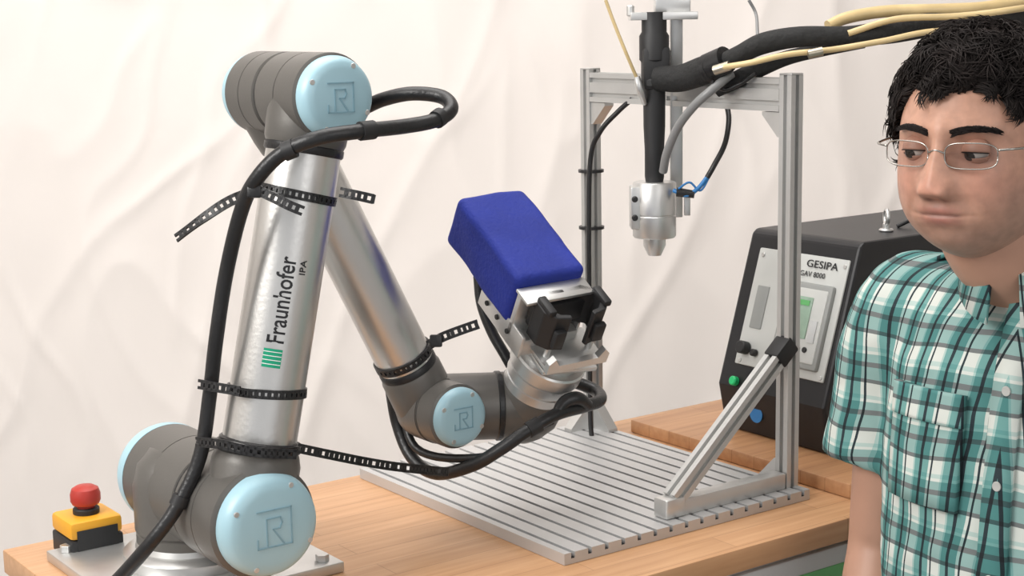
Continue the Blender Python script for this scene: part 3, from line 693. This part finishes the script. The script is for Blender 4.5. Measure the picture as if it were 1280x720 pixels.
    me=bpy.data.meshes.new('h'); bm.to_mesh(me); bm.free(); put('hair_cap',me,hairm,MN,M=HM,sharp=None)
    ds=[]; cnt=0
    rnd=random.Random(3)
    clump=[V((rnd.gauss(0,1),rnd.gauss(0,1),rnd.gauss(0,1))).normalized() for _ in range(260)]
    while cnt<11000:
        d=V((rnd.gauss(0,1),rnd.gauss(0,1),rnd.gauss(0,1))).normalized(); hl=hairline(d)
        if hl<.0: continue
        cnt+=1; p=shape(d); k=sst(0,.3,hl)
        nrm=V((d.x/.09,d.y/.07,d.z/.116)).normalized()
        flow=V((noise.noise(d*2.6+V((9,0,0))),noise.noise(d*2.6+V((0,9,0))),noise.noise(d*2.6+V((0,0,9)))))*2.0+V((.25,d.y*.5,-.5))
        flow=(flow-nrm*flow.dot(nrm)); fl=flow.length or 1; flow/=fl
        cd_=max(clump,key=lambda c:c.dot(d)); pull=(cd_-d)*.05; pull-=nrm*pull.dot(nrm)
        L=.011+.013*k*rnd.random()+.002; side=nrm.cross(flow)*rnd.uniform(-.5,.5)
        b0=p+nrm*(.0005+.006*k)
        pts=[b0,b0+nrm*L*.36+flow*L*.3+pull*.4,b0+nrm*L*.50+(flow+side)*L*.7+pull*.9,b0+nrm*L*.36+(flow+side*1.8)*L*1.05+pull*1.2]
        r=.0008*rnd.uniform(.7,1.3)
        ds.append(sweepdata(pts,[r,r*1.1,r*.8,r*.15],4,2))
    vs,fs=merge(ds)
    me=bpy.data.meshes.new('hair_locks'); me.from_pydata([tuple(v) for v in vs],[],fs); put('hair_locks',me,hairm,MN,M=HM,sharp=None)
    ds=[]
    for sy in(-1,1):
        for k in range(260):
            u=rnd.random(); y=sy*(.011+.038*u); z=.0165+.005*math.sin(u*2.6)+rnd.uniform(-.0035,.0035)*(1.1-.5*u)
            dy=y/.074; dz=z/ZH; dx=math.sqrt(max(.01,1-dy*dy-dz*dz)); p=shape(V((dx,dy,dz)))
            dr=V((.0,sy*.8,.25-.6*u)).normalized()
            ds.append(sweepdata([p+V((.0,0,0)),p+V((.0010,0,0))+dr*.004,p+V((.0002,0,0))+dr*.008],[.0005,.0005,.0001],4,2))
    vs,fs=merge(ds); pyd('eyebrows',vs,fs,hairm,MN,M=HM,sharp=None)
    # glasses
    gm=mat('glasses_metal',(.42,.40,.37),.25,.95,var=.05)
    gl=bpy.data.materials.new('lens_glass'); gl.use_nodes=True; nt=gl.node_tree; nt.nodes.remove(nt.nodes['Principled BSDF'])
    tr=nt.nodes.new('ShaderNodeBsdfTransparent'); gs=nt.nodes.new('ShaderNodeBsdfGlossy'); gs.inputs['Roughness'].default_value=.05; mxs=nt.nodes.new('ShaderNodeMixShader'); fr_=nt.nodes.new('ShaderNodeFresnel'); fr_.inputs[0].default_value=1.3
    tr.inputs[0].default_value=(.93,.93,.93,1)
    nt.links.new(fr_.outputs[0],mxs.inputs[0]); nt.links.new(tr.outputs[0],mxs.inputs[1]); nt.links.new(gs.outputs[0],mxs.inputs[2]); nt.links.new(mxs.outputs[0],nt.nodes['Material Output'].inputs[0])
    ds=[]; gx=.095
    for sy in(-1,1):
        loop=[]
        for k in range(33):
            t=2*math.pi*k/32; cx=abs(math.cos(t))**.6*math.copysign(1,math.cos(t)); cz=abs(math.sin(t))**.6*math.copysign(1,math.sin(t))
            y=sy*.033+cx*.0245; loop.append(V((gx-.012*(abs(y)/.06)**2,y,-.004+cz*.0125)))
        ds.append(sweepdata(loop,.0007,8,1))
        pyd('lens_%d'%(sy+1),loop[:-1],[tuple(range(32))],gl,MN,M=HM,smooth=False)
        ds.append(sweepdata([V((gx-.011,sy*.0575,.002)),V((gx-.018,sy*.070,.003)),V((gx-.035,sy*.0765,.003)),V((.03,sy*.0785,.004)),V((-.01,sy*.080,.004)),V((-.03,sy*.081,-.010))],.0012,8,6))
    ds.append(sweepdata([V((gx-.001,-.009,-.002)),V((gx+.002,0,.001)),V((gx-.001,.009,-.002))],.0010,8,6))
    vs,fs=merge(ds); pyd('glasses_frame',vs,fs,gm,MN,M=HM,sharp=None)
    # ---------------- body, local frame (f,s,z)
    by_=math.radians(40); fb=V((-math.sin(by_),-math.cos(by_),0)); sb=Z.cross(fb)
    bo=hc-fb*.072+V((.054,0,0)); bo.z=0
    BM=Matrix((fb,sb,Z)).transposed().to_4x4()@Matrix.Diagonal((.95,.90,1.006,1)); BM.translation=bo
    hl_=BM.inverted()@hc; print('HEAD local',hl_)
    E_=2.3
    def loft(rings,seg=48,e=E_):
        vs=[];fs=[]
        for (z,hw,hd,fc,sc) in rings:
            for k in range(seg):
                t=2*math.pi*k/seg; c_,s_=math.cos(t),math.sin(t)
                vs.append(V((fc+hd*abs(c_)**(2/e)*math.copysign(1,c_),sc+hw*abs(s_)**(2/e)*math.copysign(1,s_),z)))
        for i in range(len(rings)-1):
            for k in range(seg):
                k2=(k+1)%seg; fs.append((i*seg+k,i*seg+k2,(i+1)*seg+k2,(i+1)*seg+k))
        fs.append(tuple(range(seg))[::-1]); fs.append(tuple((len(rings)-1)*seg+k for k in range(seg)))
        return vs,fs
    def remesh(o,vox,it=6):
        r=o.modifiers.new('r','REMESH'); r.mode='VOXEL'; r.voxel_size=vox; r.use_smooth_shade=True
        sm=o.modifiers.new('s','SMOOTH'); sm.iterations=it; sm.factor=.5
    ds=[]
    hx,hy=hl_.x-.022,hl_.y
    ds.append(sweepdata([V((-.01,0,1.30)),V((-.006,hy*.15,1.36)),V((hx*.35,hy*.45,1.42)),V((hx*.8,hy*.85,1.46)),V((hx,hy,1.51))],[.072,.066,.064,.062,.058],28,6))
    for sy in(-1,1):
        sh=V((-.01,sy*.180,1.375)); el=V((.0,sy*.205,1.085)); wr=V((.11,sy*.175,.86))
        ds.append(sweepdata([sh,sh.lerp(el,.5),el.lerp(sh,.15),el,el.lerp(wr,.25),el.lerp(wr,.7),wr],[.052,.048,.043,.041,.043,.032,.027],20,6))
        hd=(wr-el).normalized()
        nn=V((0,sy,0)); nn=(nn-hd*nn.dot(hd)).normalized(); ww=hd.cross(nn).normalized()
        if ww.x<0: ww=-ww
        for k in range(4):
            o_=(k-1.5)*.018; ds.append(sweepdata([wr-hd*.01+ww*o_*.5,wr+hd*.04+ww*o_*.95,wr+hd*.088+ww*o_],[.014,.0125,.0105],10,4))
        for k,Lf in enumerate((.062,.074,.080,.070)):
            o_=(k-1.5)*.0205; b0=wr+hd*.082+ww*o_; inn=-nn
            ds.append(sweepdata([b0,b0+hd*Lf*.45+inn*.006,b0+hd*Lf*.75+inn*.018,b0+hd*Lf*.92+inn*.034],[.0095,.0085,.008,.0065],10,4))
        t0=wr+hd*.025+ww*.022
        ds.append(sweepdata([t0,t0+hd*.025+ww*.022-nn*.006,t0+hd*.05+ww*.030-nn*.014,t0+hd*.07+ww*.030-nn*.020],[.013,.011,.0095,.007],10,4))
    vs,fs=merge(ds); o=pyd('neck_arms_hands',vs,fs,ska,MN,M=BM,sharp=None); remesh(o,.004,3)
    # shirt
    sm_=bpy.data.materials.new('plaid_cotton'); sm_.use_nodes=True; nt=sm_.node_tree; b=nt.nodes['Principled BSDF']; b.inputs['Roughness'].default_value=.85
    L=nt.links
    tc=nt.nodes.new('ShaderNodeTexCoord'); nz_=nt.nodes.new('ShaderNodeTexNoise'); nz_.inputs['Scale'].default_value=5
    L.new(tc.outputs['Object'],nz_.inputs[0])
    sx=nt.nodes.new('ShaderNodeSeparateXYZ'); L.new(tc.outputs['Object'],sx.inputs[0])
    sn=nt.nodes.new('ShaderNodeSeparateXYZ'); L.new(nz_.outputs['Color'],sn.inputs[0])
    def mth(op,a,b_=None):
        n_=nt.nodes.new('ShaderNodeMath'); n_.operation=op
        for i,vv in enumerate((a,b_)):
            if vv is None: continue
            if isinstance(vv,(int,float)): n_.inputs[i].default_value=vv
            else: L.new(vv,n_.inputs[i])
        return n_.outputs[0]
    u=mth('ADD',mth('SUBTRACT',mth('ABSOLUTE',sx.outputs[1]),sx.outputs[0]),mth('MULTIPLY',sn.outputs[0],.03))
    zz_=mth('ADD',sx.outputs[2],mth('MULTIPLY',sn.outputs[1],.03))
    fu=mth('FRACT',mth('DIVIDE',mth('ADD',u,5),.050)); fz=mth('FRACT',mth('DIVIDE',mth('ADD',zz_,5),.052))
    def ramp(fac,stops):
        r=nt.nodes.new('ShaderNodeValToRGB'); r.color_ramp.interpolation='CONSTANT'; e=r.color_ramp.elements
        e[0].position=0; e[0].color=(*stops[0][1],1); e[1].position=stops[1][0]; e[1].color=(*stops[1][1],1)
        for p_,c_ in stops[2:]:
            x_=e.new(p_); x_.color=(*c_,1)
        L.new(fac,r.inputs[0]); return r.outputs[0]
    tea=(.17,.38,.37); wh=(.74,.76,.73); bk=(.02,.035,.045); lt=(.46,.62,.60)
    c1=ramp(fu,[(0,wh),(.20,bk),(.26,wh),(.34,tea),(.56,bk),(.66,tea),(.84,lt),(.9,wh)]); c2=ramp(fz,[(0,wh),(.14,bk),(.22,tea),(.48,bk),(.58,tea),(.74,wh),(.8,lt),(.88,wh)])
    mx=nt.nodes.new('ShaderNodeMix'); mx.data_type='RGBA'; mx.blend_type='MULTIPLY'; mx.inputs[0].default_value=.82; L.new(c1,mx.inputs[6]); L.new(c2,mx.inputs[7]); L.new(mx.outputs[2],b.inputs['Base Color'])
    nb_=nt.nodes.new('ShaderNodeTexNoise'); nb_.inputs['Scale'].default_value=14; L.new(tc.outputs['Object'],nb_.inputs[0])
    bp=nt.nodes.new('ShaderNodeBump'); bp.inputs['Strength'].default_value=.7; bp.inputs['Distance'].default_value=.012; L.new(nb_.outputs[0],bp.inputs['Height']); L.new(bp.outputs[0],b.inputs['Normal'])
    rings=[(.80,.180,.125,.0,0),(.90,.182,.134,.004,0),(1.0,.180,.142,.008,0),(1.12,.182,.138,.006,0),(1.24,.188,.130,.0,0),(1.32,.190,.118,-.004,0),(1.365,.182,.102,-.008,0),(1.395,.150,.088,-.010,0),(1.415,.110,.080,-.010,0),(1.43,.078,.072,-.008,0)]
    ds=[loft(rings)]
    for sy in(-1,1):
        ds.append(sweepdata([V((-.01,sy*.12,1.350)),V((-.01,sy*.170,1.345)),V((-.010,sy*.198,1.300)),V((-.006,sy*.208,1.24)),V((-.002,sy*.214,1.185))],[.068,.070,.066,.064,.066],28,8))
    vs,fs=merge(ds); o=pyd('shirt',vs,fs,sm_,MN,M=BM,sharp=None); remesh(o,.006,8)
    tx_=bpy.data.textures.new('folds','CLOUDS'); tx_.noise_scale=.09; dm=o.modifiers.new('d','DISPLACE'); dm.texture=tx_; dm.strength=.012; dm.mid_level=.5; dm.texture_coords='LOCAL'
    # placket, buttons
    prof=[(.80,.125),(.90,.138),(1.0,.150),(1.12,.144),(1.24,.130),(1.32,.114),(1.365,.094),(1.39,.080)]
    vs=[];fs=[];pr=spline([V((a_,0,b_)) for a_,b_ in prof],6)
    for p_ in pr:
        for yy in(-.016,0,.016): vs.append(V((p_.z+.006,yy,p_.x)))
    for i in range(len(pr)-1):
        for j_ in range(2): fs.append((3*i+j_,3*i+j_+1,3*i+j_+4,3*i+j_+3))
    o=pyd('placket',vs,fs,sm_,MN,M=BM,sharp=None); so=o.modifiers.new('s','SOLIDIFY'); so.thickness=.010; so.offset=-1
    bt=mat('button',(.45,.45,.43),.4,0,var=.03)
    for k in range(6):
        zc=.86+k*.09; fx_=min(pr,key=lambda p_:abs(p_.x-zc)).z
        o=lathe('button_%d'%k,[(.0,0),(.0045,0),(.005,.001),(.0045,.0020),(.0,.0016)],V((0,0,0)),V((1,0,0)),bt,MN,20); o.matrix_basis=BM@Matrix.Translation((fx_+.006,0,zc))
    # chest pockets following the torso surface
    def surf(s_,z_):
        for a_,b_ in zip(rings,rings[1:]):
            if a_[0]<=z_<=b_[0]:
                t=(z_-a_[0])/(b_[0]-a_[0]); hw=a_[1]+(b_[1]-a_[1])*t; hd=a_[2]+(b_[2]-a_[2])*t; fc=a_[3]+(b_[3]-a_[3])*t
                return fc+hd*max(.0,1-(abs(s_)/hw)**E_)**(1/E_)
        return .1
    for sy in(-1,1):
        for nm,z0_,z1_,off in(('pocket',1.185,1.295,.004),('pocket_flap',1.268,1.300,.008)):
            vs=[];fs=[];nx_,nz2=8,8
            for a_ in range(nz2+1):
                for b_ in range(nx_+1):
                    s_=sy*(.045+.095*b_/nx_); z_=z0_+(z1_-z0_)*a_/nz2
                    vs.append(V((surf(s_,z_)+off,s_,z_)))
            for a_ in range(nz2):
                for b_ in range(nx_): q_=a_*(nx_+1)+b_; fs.append((q_,q_+1,q_+nx_+2,q_+nx_+1))
            o=pyd('%s_%d'%(nm,sy+1),vs,fs,sm_,MN,M=BM,sharp=None); so=o.modifiers.new('s','SOLIDIFY'); so.thickness=.009; so.offset=0
    # collar
    cx_,cy_=hx*.30,hy*.35
    for sy in(-1,1):
        vs=[];fs=[];N=16
        for k in range(N+1):
            t=math.radians(12+168*k/N)
            c_,s_=math.cos(t),math.sin(t)*sy
            w_=1+.25*max(0,math.cos(t))
            vs.append(V((cx_+.004+.070*c_,cy_+.068*s_,1.455-.028*max(0,c_))))
            vs.append(V((cx_*.4+.002+(.090)*c_*w_,cy_*.4+.090*s_,1.415-.045*max(0,c_)**1.5)))
        for k in range(N): fs.append((2*k,2*k+1,2*k+3,2*k+2))
        o=pyd('collar_%d'%(sy+1),vs,fs,sm_,MN,M=BM,sharp=None); so=o.modifiers.new('s','SOLIDIFY'); so.thickness=.004; so.offset=0
    # epaulette strap
    for sy in(-1,1):
        vs=[];fs=[]
        for k in range(9):
            t=k/8; yy=sy*(.085+.100*t); zc=1.428-.024*t-.022*t*t+.006
            for xx in(-.022,.018): vs.append(V((xx,yy,zc)))
        for k in range(8): fs.append((2*k,2*k+1,2*k+3,2*k+2))
        o=pyd('epaulette_%d'%(sy+1),vs,fs,sm_,MN,M=BM,sharp=None); so=o.modifiers.new('s','SOLIDIFY'); so.thickness=.004
    # trousers
    ds=[loft([(.74,.160,.115,0,0),(.82,.167,.12,0,0),(.90,.167,.122,0,0),(.95,.163,.12,0,0)])]
    for sy in(-1,1):
        ds.append(sweepdata([V((0,sy*.09,.80)),V((.0,sy*.095,.62)),V((.0,sy*.10,.44)),V((-.01,sy*.105,.25)),V((-.01,sy*.11,.06))],[.092,.085,.068,.062,.056],24,6))
    vs,fs=merge(ds); o=pyd('trousers',vs,fs,jeans,MN,M=BM,sharp=None); remesh(o,.010,5)
    for sy in(-1,1):
        vs,fs=sweepdata([V((-.06,sy*.11,.045)),V((-.02,sy*.11,.05)),V((.08,sy*.12,.042)),V((.16,sy*.125,.032)),V((.20,sy*.125,.026))],[.032,.042,.040,.036,.022],20,6)
        for v in vs: v.z=max(v.z,.001)
        pyd('shoe_%d'%(sy+1),vs,fs,shoe,MN,M=BM,sharp=None)
man()

# ------------------------------------------------------------------ light
def area(name,loc,tgt,size,en,col=(1,1,1),sy=None):
    ld=bpy.data.lights.new(name,'AREA'); ld.energy=en; ld.color=col; ld.size=size
    if sy: ld.shape='RECTANGLE'; ld.size_y=sy
    o=bpy.data.objects.new(name,ld); COL.objects.link(o); o.location=loc
    o.rotation_euler=(V(tgt)-V(loc)).to_track_quat('-Z','Y').to_euler(); return o
area('softbox_key',(-1.9,.4,2.8),(-.1,2.2,1.3),1.3,76,(1,.985,.96))
area('added_overhead_light',(-.2,2.0,3.15),(-.2,2.2,0),1.6,36,(1,.98,.96))  # added area light under the ceiling for overall brightness, no known fixture
area('added_fill_light',(1.6,-1.2,2.6),(.3,2,1.3),1.4,16,(1,.98,.96))  # added fill light from the right, not a real lamp of the room
wd_=bpy.data.worlds.new('world'); bpy.context.scene.world=wd_; wd_.use_nodes=True
bg=wd_.node_tree.nodes['Background']; bg.inputs[0].default_value=(.97,.98,1,1); bg.inputs[1].default_value=.68
bpy.context.scene.view_settings.view_transform='Standard'
bpy.context.scene.view_settings.exposure=0
